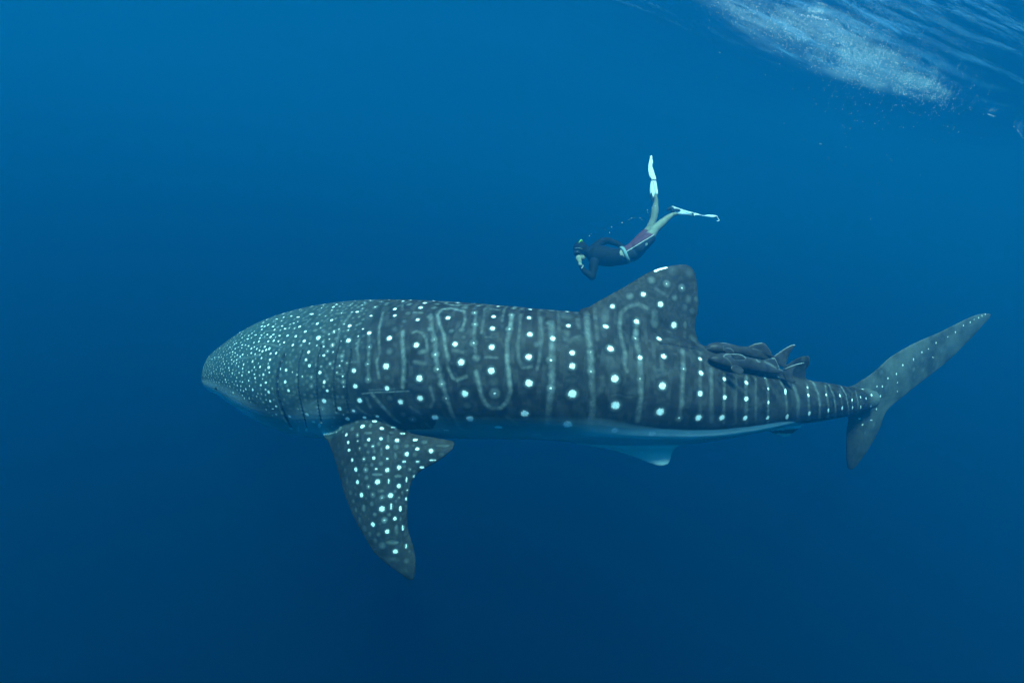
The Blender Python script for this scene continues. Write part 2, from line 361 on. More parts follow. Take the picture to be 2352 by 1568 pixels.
SPOTS[C3] = """258,545,18,.9;285,730,22;285,822,24;285,1015,34;253,1225,36;150,632,22,.8;137,782,24,.7;137,975,24,.7;142,880,22,.4;130,525,22,.35;562,411,18,.9;517,550,22;548,702,26;578,908,30;583,1093,34;
577,1265,40x26,.9;833,1288,40x24,.9;775,328,20,.85;680,340,20,.45;893,397,22,.76;728,517,22,.76;720,632,20,.7;752,764,20,.8;753,908,20,.6;883,634,20,.9;985,540,24,.8;935,255,20,.5;1040,285,22,.55;990,350,18,.35;828,230,22,.35;
915,755,22,.9;905,958,28;890,1138,32;1050,840,18,.5;1165,773,16;1172,870,20;1166,1012,22;1155,1178,28;1333,912,16;1335,1038,18;1316,1178,24;1485,937,17;1484,1048,20;1476,1180,22;410,725,22,.5;413,860,22,.55;1020,1180,22,.7;
1080,1285,30x18,.5;765,1418,20,.5;1080,360,24,.25;1140,360,18,.3;1060,420,20,.2;1110,440,20,.22;1140,540,16,.2;975,165,30,.18;1090,180,30,.15;850,520,26,.22;1062,540,14x32,.25;280,920,50x16,.12;240,480,40,.15;900,850,50x14,.12;700,1010,40,.1;330,640,30,.15;960,640,60x18,.12;1120,640,30,.15"""
SPOTS[C4] = """680,770,12,.7;708,860,12,.9;709,973,12x22;704,1100,18x28;793,765,14,.6;850,885,13x34;864,1093,17x34;1033,850,10x14;1039,915,12x20;1048,1065,16x30;1188,911,11x16;1205,1040,11x24;1301,918,10x16;1320,1020,10x22;
1401,955,8x16;1405,1016,8x16;1471,930,6x12;1472,1012,7x18;1517,942,7x10;1560,915,8x12,.8;1000,620,20,.2;960,700,20,.2;1010,680,14,.25"""
SPOTS[C5] = """622,818,9x13;616,912,7x10;695,828,8x13;666,748,8,.85;710,747,9x12;758,680,7x10;827,645,7x12;836,716,8,.8;835,788,7,.8;880,572,11,.85;968,525,8x14;1038,466,8x10;1093,438,7,.8;1155,388,8x12,.85;
1130,508,14x8,.5;1252,338,7,.8;1315,300,6x11,.8;1381,246,6x10,.9;1437,217,6x10,.9;1469,195,6,.8;1507,180,6x9,.9;1535,164,6x9,.9;1562,152,6x8,.9;522,1015,14x9,.8;547,1063,7x11,.8;620,1027,14x6,.6;662,935,8x11,.8;970,605,16,.45;
780,556,20,.2;700,630,20,.2;757,610,18,.2;1040,525,20,.22;1050,610,18,.3;1200,455,16,.2;870,600,30,.15;980,665,20,.2;1135,570,18,.2;1290,400,20,.15;640,1060,16,.3;600,760,30,.15;740,760,18,.3;790,640,16,.25;1270,470,30,.15;570,1130,12,.3;640,700,14,.3"""
SPOTS[C6] = """365,172,22;415,103,22x15,.9;505,158,24x14,.8;612,148,24x14,.9;590,188,26x11,.8;488,231,21;648,248,27x16;745,238,26x10,.6;305,238,24x18,.6;405,250,18,.35;355,300,20x16,.9;447,303,16,.6;
540,340,22x14;642,333,20x14,.8;775,345,24x18;925,342,28x16,.8;820,290,30x14,.5;730,283,24x12,.4;535,285,35x10,.35;370,362,18x14,.76;450,352,16x12,.5;573,395,20x14,.7;515,385,14,.35;622,375,14,.35;
695,402,22x16,.8;768,402,18,.35;853,392,24x12,.35;942,417,24x14,.8;1055,434,26x20;855,460,24x18;465,415,16,.55;378,427,20x12,.8;535,442,14,.3;583,437,14,.4;430,458,12,.3;922,465,18,.3;582,493,20x16;
500,500,18x14,.6;403,508,20x16,.9;694,498,18x14,.7;833,522,22x12,.6;945,520,24x14,.6;565,547,18x12,.35;640,538,16,.35;792,570,24x18;880,586,14,.6;980,570,26x12,.8;433,586,20,.85;515,590,18,.55;600,582,20x12,.5;
693,592,20,.85;915,602,12,.3;610,628,45x10,.4;782,642,34x12,.45;520,655,16,.45;460,632,12,.25;447,690,24x18,.8;613,690,24;705,685,12x28,.7;852,670,10x28,.6;915,645,12x20,.6;790,722,20;537,727,16,.6;640,763,30x10,.35;
480,797,22,.9;573,797,18,.5;720,800,24,.9;653,820,18,.6;755,768,12,.4;790,820,12,.5;858,757,12,.6;818,778,8x14,.4;850,830,10x18,.7;565,870,14x22,.4;765,852,10x16,.35;650,912,25;725,893,14x34,.7;802,910,13x30,.9;
498,905,16x36,.35;435,920,14x24,.3;590,960,22x14,.4;710,960,12,.35;670,1005,20,.7;757,992,16x24,.8;802,992,8x20,.3;575,1040,22,.8;693,1098,18x26;822,1068,12x28,.7;770,1085,14x48,.45;465,1005,16x30,.25;505,1075,20x30,.25;
620,1120,16,.3;595,1175,16x24,.3;550,1120,14x28,.25;648,1215,24,.4;760,1265,32x20,.85;735,1190,60x14,.35;850,1220,14x28,.5;855,1340,16x30,.25;320,530,18,.2;345,600,18,.2;360,680,14x40,.2;390,778,18,.3;412,850,16,.3;
1000,360,30x16,.35;1150,390,60x12,.3;1070,510,36x12,.5;1140,465,30x14,.2;700,330,9x36,.35;645,440,9x35,.35;760,475,11x30,.35;555,225,12x24,.35;440,190,18,.3;235,195,20,.3;158,92,20,.6;30,133,18,.8;85,193,18,.8;130,225,11x26,.8;
300,460,20,.2;290,390,20,.18;760,1330,50x20,.2;830,1420,40,.15;700,1330,30,.15"""
SPOTS[C1] = """1190,185,16x12;1345,157,14,.5;1285,165,12,.4;1012,244,18x10;1075,248,14,.5;898,264,16x10;838,261,15x9,.8;778,270,14x8,.8;720,288,12x8;1385,226,18x10;1057,323,18x14;1175,295,16x14,.8;912,347,18x12;
860,320,14,.5;765,343,14x10;788,363,14x10,.8;688,346,12x8;1323,341,18;1065,440,22;1195,390,16x24,.7;958,388,20x16,.76;810,420,18x12,.85;742,422,14x10,.9;878,430,16,.8;693,411,12,.9;643,411,12,.9;948,464,20;597,372,11,.85;
1316,462,22;1182,500,18x24,.7;783,478,17x12;735,467,15x11;652,467,14x10;575,468,13,.9;853,500,18x14;985,558,18x14,.9;633,540,15,.9;578,543,13,.9;512,567,12;485,507,12,.9;832,575,18x12;715,563,16,.9;660,620,16;
597,608,15,.85;822,630,18x12,.76;963,622,16x12,.8;1110,587,18x12;1162,655,16x14,.6;1262,592,18,.6;1140,550,16,.5;990,670,18x14,.9;797,707,18,.8;652,685,17;583,680,15,.9;520,635,13;448,657,13;535,685,11,.9;490,725,13,.8;
607,745,14,.76;928,727,16,.9;1077,727,20x15;435,748,13,.85;545,770,10x16,.7;788,803,18,.8;630,808,16,.8;910,795,16,.7;1007,765,16,.7;1113,805,16,.9;1005,838,18,.6;925,860,18,.9;818,877,18,.8;517,865,13,.85;652,888,18,.8;
1140,878,20x13,.8;950,935,22,.85;1112,962,22,.9;820,968,18,.6;662,962,18,.8;1100,1030,22,.6;1240,1025,22,.85;972,1075,20x18,.85;685,1025,16x10,.7;810,1035,16,.76;828,1090,16,.76;1025,1135,18,.85;685,1082,14,.5;965,1205,14x24,.8;1075,1165,12x26,.8;
1040,378,26x12,.35;1000,440,14x30,.25;1270,805,18,.5;1300,650,16,.5;1225,590,18,.25;1130,750,16,.3;970,800,14,.4;850,745,18,.35;770,870,10x18,.5;900,1195,12x30,.6;1015,1200,14x30,.35;880,1020,18,.4;870,1140,16,.5"""
SPOTS[CH] = """850,522,18;980,520,22x15;1120,518,22x16;1198,535,22x15;1315,572,26x20;1475,515,26;708,583,17x13;787,598,14x10,.8;858,645,19x15;950,638,20;1087,682,20;625,703,18x14;552,712,17x14;745,682,19x15;885,752,20x16;1003,772,22;
640,838,18;542,822,14,.9;763,797,20;787,877,15,.9;866,872,19;985,880,24;712,945,18;617,990,17x20;484,958,17,.9;436,886,16,.9;375,832,15x18,.9;340,965,16;388,1048,18,.9;300,1085,15,.9;232,1082,14,.9;450,1140,16,.8;553,1128,16,.85;
797,1025,15x24,.85;910,980,22;946,1088,26x17;876,1125,18,.8;763,1187,22,.8;670,1178,15x20,.8;597,1192,15x18,.8;625,1080,15,.8;710,1062,17,.8;495,1225,17,.8;985,1220,26;1225,917,24,.8;1212,1080,24,.9;1258,1198,24,.8;
489,665,17x11;620,570,15x11,.9;540,545,12x8,.9;454,600,12x8,.85;697,487,17x9;805,433,17x9;889,357,15x9;930,315,16x9;1045,317,20x11;1170,310,22x13;1212,347,22x13;885,435,16x9,.85;967,427,18x11,.9;1050,427,18x11,.85;
1135,442,22x14,.9;1245,440,25x18,.9;1358,450,26x18,.9;1412,318,27x18;1490,385,30x20,.85;1297,172,22x12;1190,190,18x12;1095,215,20x11;1390,185,26x12;1330,270,22x13,.7;1555,155,16;230,935,12,.9;270,965,12,.9;325,897,13,.8;228,857,10,.8;
140,850,8,.8;202,768,10x7,.85;240,745,10x7,.8;300,737,12x8,.8;290,1015,12,.8;245,1018,10,.8;197,1050,9,.8;165,958,8,.8;190,970,9,.8;345,1155,11,.7;285,1172,9x14,.8;395,1215,12,.8;567,1268,16,.7;650,1305,11x18,.7;717,1305,13x20,.7;
820,1280,16,.7;770,1265,12,.5;910,1360,20,.7;1005,1345,22x26,.85;1040,1450,24x14,.7;950,1460,18x14,.6;1030,1545,24x16,.7;885,1245,18,.7;475,775,16x12,.9"""
STR = {}
STR[C2] = """145,450 130,540 140,620|12|.25;228,400 225,640 222,800|14|.28;345,230 315,350 310,450 318,560 290,640 310,770|12|.3;505,130 505,210|10|.2;510,390 505,480 515,600 520,690 508,850|18|.42;
590,400 620,385 670,400 700,450 710,530|12|.25;605,640 690,655|18|.22;740,250 745,370 775,460 780,600 810,740 870,940 920,1080 980,1190 1060,1215|18|.35;1015,220 900,195 830,205 795,250 810,320 850,420 860,520 885,620|14|.4;
1015,220 1025,290 1000,370|12|.3;885,690 920,770 960,790 1030,760|14|.3;1110,230 1100,400 1100,480 1120,620|14|.25;
1115,720 1135,810 1160,920 1190,985 1250,1025 1320,1020 1370,970 1400,880 1385,740 1370,600 1372,470 1395,370 1410,250|18|.45;1190,600 1290,605|10|.2;1190,435 1290,435|10|.15;1185,200 1175,300 1160,400|12|.2;
1350,200 1330,300|12|.2;1480,250 1475,380 1460,500 1465,620 1500,690 1570,680|14|.2;1640,290 1660,420 1640,600 1620,700|14|.2;1745,320 1745,450 1735,620 1740,740 1730,860 1715,1000 1700,1160|20|.38;1370,1090 1450,1160|20|.22;
735,850 765,950 740,1010|14|.3;570,1010 660,1070|14|.22;250,900 310,975 370,1040 440,1110 480,1140|16|.5;210,940 240,1010|14|.25;130,1015 200,1065 240,1080|12|.3;280,1080 350,1130 450,1190|11|.5;690,1140 740,1190|14|.25;
960,780 1030,760|16|.25;930,540 1000,560|16|.15;650,560 700,550|18|.25;1180,235 1240,200 1310,215|12|.15;600,230 670,235|10|.3"""
STR[C3] = """385,490 390,600 410,720 415,860 425,1000 425,1130 395,1270|20|.35;440,430 445,500 460,640|14|.15;800,425 740,395 670,410 620,460 610,560 625,650 650,740 645,810 660,860|14|.28;
730,500 720,630 750,760 755,900 755,1050 735,1200|19|.34;1045,720 1050,840 1040,960 1040,1080 1015,1200|17|.3;140,520 150,780 140,1000 110,1240|20|.32;1240,850 1240,1120|12|.2;65,490 60,760|14|.18;850,830 870,890 940,870|14|.14;
850,460 850,540|22|.25;1166,900 1170,1180|14|.16;1333,880 1330,1200|12|.24;1480,900 1480,1200|12|.24;230,620 260,650 330,620|18|.15;860,290 940,340|12|.15;520,450 500,560|24|.14;250,590 240,640|20|.14;550,780 570,1060|34|.08;
900,760 905,860|16|.15;320,500 330,560|16|.15;190,450 195,640|12|.12;500,900 480,1000|16|.1;1400,880 1405,1180|10|.1"""
STR[C4] = """235,700 240,1130|20|.22;345,740 340,1140|14|.24;440,760 440,1140|12|.13;528,760 530,1140|14|.28;605,780 605,1140|12|.17;680,730 708,860 706,1140|12|.3;790,760 850,880 870,1140|14|.26;920,840 955,950 955,1140|20|.3;
1030,830 1045,1000 1045,1140|14|.26;1080,810 1120,900 1135,1000 1130,1130|13|.42;1180,830 1205,1000 1200,1120|12|.22;1210,830 1250,920 1265,1020 1265,1110|11|.42;1310,840 1350,910 1370,1010 1375,1090|9|.42;1400,900 1405,1080|9|.22;
1430,880 1450,970 1450,1060|8|.32;1300,860 1320,1000 1320,1100|9|.18;143,560 150,1130|14|.16"""
STR[C1] = """365,640 400,610 480,605 540,590 580,580|7|.45;530,510 590,490 680,495 760,520|7|.3;590,440 700,445|7|.3;830,640 850,690|8|.3;1240,380 1220,470|12|.35;1110,460 1100,520|13|.35;980,300 960,340|9|.3;1330,250 1270,320|12|.28;
620,385 720,380|6|.3;1110,700 1120,720|7|.3;1215,740 1280,740|7|.3;1210,680 1260,690|7|.3;1050,960 1000,990|8|.3;1110,1110 1190,1080|9|.35;1100,380 1135,400|14|.25;1210,240 1280,235|8|.35;1150,280 1110,310|8|.3;930,300 970,290|8|.25;
800,910 860,915 880,880|7|.3;1195,780 1230,780|7|.3;1330,640 1400,640|8|.25;1060,520 1090,520|7|.25"""
WHITE = [(C3, [(856, 168), (880, 157), (905, 150), (932, 144)], 6.5), (C5, [(1125, 320), (1162, 307)], 5)]
SCR = [(C2, [(170, 903), (260, 892), (400, 888), (470, 883), (560, 881)], 2.6, .62), (C2, [(230, 872), (330, 868), (440, 862)], 2.2, .3)]
SLITS = [[(775, 585), (740, 660), (720, 740), (715, 830), (728, 930), (755, 1020), (795, 1110), (835, 1185)], [(930, 550), (900, 640), (890, 750), (895, 860), (912, 970), (940, 1080), (968, 1190)],
         [(1085, 510), (1055, 610), (1045, 740), (1048, 880), (1060, 1010), (1085, 1140)], [(1240, 470), (1205, 600), (1188, 720), (1188, 860), (1198, 960), (1212, 1055)],
         [(1333, 540), (1320, 640), (1298, 760), (1290, 880), (1297, 980), (1308, 1050)]]
co = co_of(me); nV = len(co)
kd = KDTree(nV)
for i, c in enumerate(co): kd.insert(c, i)
kd.balance()
A = np.full(nV, -1.0); Bf = np.zeros(nV); SL = np.zeros(nV); halo = np.zeros(nV)
def stamp(arr, p, r, reach, fn):
    res = kd.find_range(p, r*reach)
    if not res: return
    ii = np.fromiter((q[1] for q in res), int); dd = np.fromiter((q[2] for q in res), float)/r
    arr[ii] = np.maximum(arr[ii], fn(dd))
def mirror(p):
    j = int(np.argmin(((SPC-p)**2).sum(1))); L = SPL[j]; return p-2*np.dot(p-SPC[j], L)*L
def isbody(p):
    j = int(np.argmin(((SPC-p)**2).sum(1))); d = p-SPC[j]
    return math.sqrt((np.dot(d, SPD[j])/SPA[j])**2+(np.dot(d, SPL[j])/SPB[j])**2) < 1.12 and 467 < xs[j] < 1995
def spot(x, y, rx, ry, I):
    """x, y, rx, ry in photo pixels"""
    r = min(rx, ry); e = max(rx, ry)-r; n = 1 if e < .25*r else max(3, int(2*e/(.4*r))+1)
    for t in (np.linspace(-1, 1, n) if n > 1 else [0]):
        h = hit(x+(t*e if rx > ry else 0), y+(t*e if ry > rx else 0))
        if not h: continue
        pts = [h[0]]+([mirror(h[0])] if isbody(h[0]) else [])
        rr = max(r*(1 if n == 1 else math.sqrt(max(.12, 1-(t*.92)**2))*1.08)*h[1]/FPX, .0075)
        for p in pts:
            if I >= .76: stamp(A, p, rr, 1.9, lambda d: 1-d)
            elif I >= .48: stamp(A, p, max(rr*(.26+.6*(I-.45)), .007), 1.9, lambda d: .9-d)
            stamp(Bf, p, rr, 1.75, lambda d: min(I, .6)*np.clip(1-(d/1.75)**2, 0, 1)**1.6)
            stamp(halo, p, rr, 2.6, lambda d: np.clip(1-(d/2.6)**2, 0, 1))
def line(f, pts, w, I, arr=None, prof=1.5):
    q = [f(*p) for p in pts]; s_ = abs(f(10, 0)[0]-f(0, 0)[0])/10; r = w*s_
    for i in range(len(q)-1):
        L = math.hypot(q[i+1][0]-q[i][0], q[i+1][1]-q[i][1]); n = max(1, int(L/(r*.55)))
        for j in range(n+1):
            t = j/n; h = hit(q[i][0]*(1-t)+q[i+1][0]*t, q[i][1]*(1-t)+q[i+1][1]*t)
            if not h: continue
            wv = I*(1+.25*math.sin(j*.9+i*2.1))
            for p in [h[0]]+([mirror(h[0])] if isbody(h[0]) else []):
                stamp(Bf if arr is None else arr, p, max(r*h[1]/FPX, .006), 1.5, lambda d: wv*np.clip(1-(d/1.5)**2, 0, 1)**prof)
measured = []
for f, txt in SPOTS.items():
    s_ = abs(f(10, 0)[0]-f(0, 0)[0])/10
    for it in txt.replace('\n', '').split(';'):
        q = it.split(','); x, y = f(float(q[0]), float(q[1])); rr = q[2].split('x'); rx = float(rr[0])*s_; ry = float(rr[-1])*s_
        I = float(q[3]) if len(q) > 3 else 1.0
        if f is C1 and x < CH(1500, 0)[0] and y < CH(0, 1540)[1]: continue
        if f is CH and any(math.hypot(x-m[0], y-m[1]) < m[2]*.8+2.2 for m in measured): continue
        measured.append((x, y, max(rx, ry)))
        k_ = .98 if I >= .76 else 1.0
        spot(x, y, rx*k_, ry*k_, I)
# small spots that crowd the snout and fill between the large ones
MP = np.array(measured); fill = []
BE_ = [(466, 880)]+[C1(*p) for p in [(150, 878), (300, 915), (420, 950), (560, 1020), (650, 1075), (760, 1130), (850, 1195)]]+[(760, 1000), (1000, 1002)]
def free(x, y, d):
    if (np.hypot(MP[:, 0]-x, MP[:, 1]-y) < MP[:, 2]+d*.42).any(): return False
    return all(math.hypot(x-q[0], (y-q[1])*q[3]) > d for q in fill if abs(q[0]-x) < d)
for _ in range(30000):
    x = 466+(random.random()**1.5)*370; t, b_ = ip(TOP, x), ip(BOT, x); y = random.uniform(t+1, b_)
    if y > ip(BE_, x)-4: continue
    if x > 790 and y > 800: continue
    v = abs(y-(t+b_)/2)/((b_-t)/2); st = 1/max(.3, math.sqrt(max(0, 1-v*v)))
    if y > (t+b_)/2: st = 1
    d = 4.3+(min(x, 640)-466)*.040
    if free(x, y, d): fill.append((x, y, d, min(st, 2.2)))
for x, y, d, st in fill:
    spot(x, y, d*random.uniform(.26, .36), d*random.uniform(.26, .36), random.choice([.5, .62, .78, .85] if x < 560 else [.3, .4, .5, .62, .8] if x < 650 else [.22, .3, .38, .5]))
pfl = []
for _ in range(4000):
    x, y = C6(random.uniform(200, 1200), random.uniform(180, 1400)); 
    if (np.hypot(MP[:, 0]-x, MP[:, 1]-y) < MP[:, 2]+4.5).any() or any(math.hypot(x-q[0], y-q[1]) < 8 for q in pfl): continue
    pfl.append((x, y)); 
    if len(pfl) < 60: spot(x, y, random.uniform(2, 3.2), random.uniform(2, 3.2), random.uniform(.15, .32))
for f, txt in STR.items():
    for it in txt.replace('\n', '').split(';'):
        p_, w_, i_ = it.split('|'); line(f, [tuple(map(float, a_.split(','))) for a_ in p_.split()], float(w_), float(i_))
for f, pts, w_, I in SCR: line(f, pts, w_, I)
for f, pts, w_ in WHITE: line(f, pts, w_, 1.6, A, .5)
for i, sl_ in enumerate(SLITS): line(C1, sl_, 15 if i == 0 else 7.5, 1.0, SL, 1.0)
line(C1, [(132, 862), (150, 880), (175, 884), (215, 892)], 3.5, .8, SL)
line(C3, [(895, 668), (960, 672), (1030, 686), (1110, 702), (1180, 714)], 7, .8, SL)  # shadow under the dorsal fin's rear tip, painted dark along a pressed-in crease
line(C3, [(560, 1020), (610, 1010), (650, 1030), (700, 1030)], 6, .3, SL)
# belly edge
BE = [(464, 886), (500, 899), (560, 918), (620, 946), (680, 974), (740, 992), (850, 998), (1100, 997), (1300, 985), (1380, 975), (1450, 973), (1850, 972), (2000, 960)]
BE = [(466, 880)]+[C1(*p) for p in [(150, 878), (300, 915), (420, 950), (560, 1020), (650, 1075), (760, 1130), (850, 1195)]]+[(760, 1000), (1000, 994), (1200, 990), (1300, 988), (1370, 981), (1430, 978), (1500, 974), (1850, 975), (2005, 975)]
j = np.empty(nV, int)
for s0 in range(0, nV, 20000):
    d2 = ((co[s0:s0+20000, None, :]-SPC[None])**2).sum(2); j[s0:s0+20000] = d2.argmin(1)
d = co-SPC[j]; u_ = (d*SPD[j]).sum(1)/SPA[j]; l_ = (d*SPL[j]).sum(1)/SPB[j]
rho = np.hypot(u_, l_); th = np.abs(np.arctan2(l_, u_))
X, Y, Z = px(co)
bx = np.array([xs[i] for i in j]); bth = np.empty(len(xs))
for i, x in enumerate(xs):
    y = ip(BE, x); h = hit(x, y-1.0); val = 2.3
    if h:
        dd = h[0]-SPC[i]; val = abs(math.atan2(np.dot(dd, SPL[i])/SPB[i], np.dot(dd, SPD[i])/SPA[i]))
    bth[i] = min(max(val, 1.75), 2.6)
for _ in range(8): bth[1:-1] = (bth[:-2]+2*bth[1:-1]+bth[2:])/4
edge = np.interp(bx, [900, 1300, 1500, 2000], [.85, .55, .035, .03])
wob = np.array([noise.noise(Vector(c)*3) for c in co])*.05*np.interp(bx, [1300, 1500], [1, .0])
belly = np.clip((th-bth[j]+wob)/edge+.5, 0, 1)
belly = np.where((rho > 1.15) | ((rho > 1.045) & (bx < 1250)), 0, belly)
pf = (rho > 1.05) & (th > 1.7) & (bx > 1250) & (bx < 1900) & (Y > 995); belly = np.where(pf, .8, belly)
for i in np.nonzero((X > 700) & (X < 1060) & (Y > 925) & (Z < 5.7))[0]:
    if X[i] > 745 and ((Y[i] < 1006 and Z[i] < zb(X[i], min(Y[i], 985))-.03) or Y[i] > 1008): belly[i] *= max(0, 1-(X[i]-742)/60)**2
belly = np.where((X > 1990) | (rho > 3), 0, belly)
A = np.where(belly > .7, np.minimum(A, .25), A)
attr(me, 'spot', A); attr(me, 'soft', Bf); attr(me, 'slit_and_shade', SL); attr(me, 'belly', belly); attr(me, 'halo', halo)
attr(me, 'run', bx*.0042+.15*u_); attr(me, 'girth', th*SPA[j])
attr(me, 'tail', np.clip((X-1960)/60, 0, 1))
attr(me, 'head', np.clip((960-bx)/330, 0, 1)*((rho < 1.1) | (bx < 500)))
attr(me, 'fin', np.clip((rho-1.08)/.15, 0, 1))
# press the gill slits, mouth line and shaded fin crease into the skin
nrm = np.empty(nV*3, np.float32); me.vertices.foreach_get('normal', nrm); nrm = nrm.reshape(-1, 3)
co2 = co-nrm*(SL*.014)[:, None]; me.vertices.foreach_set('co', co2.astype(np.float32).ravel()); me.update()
k = N('spotted_shark_skin')
spk = k.noise(95, 3, .7); mot = k.noise(4, 5, .6); fine = k.noise(260, 2, .6)
base = k.mix(k.step(mot, .35, .65), (.009, .0078, .0075), (.022, .019, .018))
base = k.mix(k.math('MULTIPLY', k.at('halo'), .45), base, (.005, .006, .007))
base = k.mix(k.math('MULTIPLY', k.at('fin'), .25), base, (.026, .028, .028))
base = k.mix(k.step(fine, .66, .74, 0, .5), base, (.015, .018, .02))
base = k.mix(k.math('MULTIPLY', k.at('head'), .9), base, (.026, .052, .055))
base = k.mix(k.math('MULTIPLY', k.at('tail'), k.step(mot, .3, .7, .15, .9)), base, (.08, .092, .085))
bx_ = k.n('ShaderNodeCombineXYZ'); k.lk(k.math('MULTIPLY', k.at('run'), 11.0), bx_.inputs[0]); k.lk(k.math('MULTIPLY', k.at('girth'), 2.6), bx_.inputs[1])
lab = k.noise(1.0, 2, .5, bx_.outputs[0], .8)
lab = k.math('SUBTRACT', 1.0, k.math('MULTIPLY', k.math('ABSOLUTE', k.math('SUBTRACT', lab, .5)), 12.0), clamp=True)
net = k.noise(17, 2, .5, None, .4)
net = k.math('SUBTRACT', 1.0, k.math('MULTIPLY', k.math('ABSOLUTE', k.math('SUBTRACT', net, .5)), 11.0), clamp=True)
lab = k.mix(k.at('fin'), lab, net)
free_ = k.math('SUBTRACT', 1.0, k.math('MULTIPLY', k.at('halo'), 1.3), clamp=True)
base = k.mix(k.math('MULTIPLY', k.math('MULTIPLY', lab, free_), .13), base, (.12, .14, .14))
soft = k.math('MULTIPLY', k.at('soft'), k.math('MULTIPLY', k.step(spk, .3, .7, .7, 1.2), k.step(k.noise(13, 4, .7), .38, .6, .5, 1.15)), clamp=True)
c1 = k.mix(k.math('MULTIPLY', soft, 1.0, clamp=True), base, (.18, .215, .21))
bel = k.math('MULTIPLY', k.at('belly'), k.step(mot, .2, .8, .8, 1.0))
c2 = k.mix(bel, c1, k.mix(k.at('head'), (.38, .52, .52), (.85, .92, .92)))
core = k.step(k.math('ADD', k.at('spot'), k.math('MULTIPLY', k.math('SUBTRACT', spk, .5), 1.1)), .0, .42)
c3 = k.mix(core, c2, k.mix(k.step(spk, .35, .6), (.50, .54, .53), (.80, .84, .82)))
c4 = k.mix(k.step(k.at('slit_and_shade'), .3, .85, 0, .95), c3, (.012, .016, .02))  # dark slit flesh, and the painted shadow of the fin crease
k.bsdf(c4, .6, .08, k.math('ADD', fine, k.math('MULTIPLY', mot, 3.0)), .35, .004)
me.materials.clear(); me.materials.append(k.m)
me.polygons.foreach_set('use_smooth', [True]*len(me.polygons))
tag(obj, 'huge spotted whale shark with white dots, pale belly and tall dorsal fin', 'whale shark')
eh = hit(*C1(223, 858))
if eh:
    s = Solid(); s.ball(Vector(eh[0]), .016); e = link('eye', mesh(s.v, s.f), plain('dark_eye', (.01, .01, .012), .15), obj)

# ------------------------------------------------------------ two dark fish riding over the shark's back
def loft_fish(top, bot, z0, z1, wk):
    x0 = max(top[0][0], bot[0][0]); x1 = min(top[-1][0], bot[-1][0]); s = Solid(); rs = []
    q = np.concatenate([[x0, x0+.5, x0+1.2, x0+2.2], np.arange(x0+3.5, x1, 2.5), [x1]])
    tt = np.interp(q, [p[0] for p in top], [p[1] for p in top]); bb = np.interp(q, [p[0] for p in bot], [p[1] for p in bot])
    for i, x in enumerate(q):
        z = z0+(z1-z0)*(x-x0)/(x1-x0); h = max(.3, (bb[i]-tt[i])/2); m = z/FPX; f_ = (x-x0)/(x1-x0)
        wd = h*(wk*(1-f_)+.5*f_); c = P(x, (tt[i]+bb[i])/2, z)
        rs.append([c+U*(h*m*math.cos(a))-F*(wd*m*math.sin(a)) for a in [2*math.pi*t_/28 for t_ in range(28)]])
    s.loft(rs); return s
def cr(l): return [CR(*p) for p in l]
k = N('dark_fish_skin'); nz = k.noise(14, 5, .65); n2 = k.noise(160, 3, .6)
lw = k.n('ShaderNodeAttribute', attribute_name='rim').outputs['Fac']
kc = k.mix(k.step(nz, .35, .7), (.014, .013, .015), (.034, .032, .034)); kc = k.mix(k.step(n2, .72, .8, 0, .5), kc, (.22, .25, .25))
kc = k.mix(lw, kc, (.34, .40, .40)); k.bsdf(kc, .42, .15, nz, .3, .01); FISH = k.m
def finish_fish(s, label, rims, voxel=.0042):
    me = s.remesh(voxel, 3, .5); co = co_of(me); x, y, z = px(co); rim = np.zeros(len(co)); g = np.stack([x, y], 1)
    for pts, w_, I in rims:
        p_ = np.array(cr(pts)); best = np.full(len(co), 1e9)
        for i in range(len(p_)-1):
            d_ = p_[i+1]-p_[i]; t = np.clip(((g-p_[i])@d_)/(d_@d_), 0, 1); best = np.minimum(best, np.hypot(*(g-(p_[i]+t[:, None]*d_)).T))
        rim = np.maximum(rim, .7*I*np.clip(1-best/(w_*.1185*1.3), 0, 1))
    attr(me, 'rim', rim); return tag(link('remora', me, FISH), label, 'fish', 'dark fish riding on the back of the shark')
def hz(x, y):
    h = hit(*CR(x, y)); return h[1] if h else 5.3
zA = hz(600, 470)-.02; zB = hz(600, 720)-.075; zB1 = hz(1500, 800)-.07
s = loft_fish(cr([(98, 322), (112, 290), (150, 242), (220, 192), (350, 162), (500, 166), (650, 200), (800, 235), (960, 248), (1100, 280), (1250, 330), (1440, 425), (1500, 432)]),
              cr([(98, 326), (130, 335), (250, 368), (400, 384), (700, 405), (900, 435), (1100, 480), (1250, 500), (1380, 490), (1440, 480), (1500, 478)]), zA-.03, zA+.05, 1.1)
s.plate(cr([(900, 250), (960, 244), (1090, 194), (1240, 170), (1292, 180), (1350, 250), (1420, 350), (1446, 445), (1300, 400), (1080, 330)]), lambda x, y: zA+.02, .012, 3, 2, .003)
s.plate(cr([(1430, 440), (1490, 418), (1600, 340), (1720, 262), (1830, 212), (1892, 216), (1835, 300), (1760, 420), (1735, 520), (1712, 570), (1735, 640), (1640, 650), (1560, 600), (1500, 520), (1430, 470)]), lambda x, y: zA+.05, .009, 3, 2, .003)
s.plate(cr([(500, 300), (560, 270), (640, 285), (700, 340), (720, 375), (640, 385), (540, 375)]), lambda x, y: zA-.13, .006, 3, 2, .004)
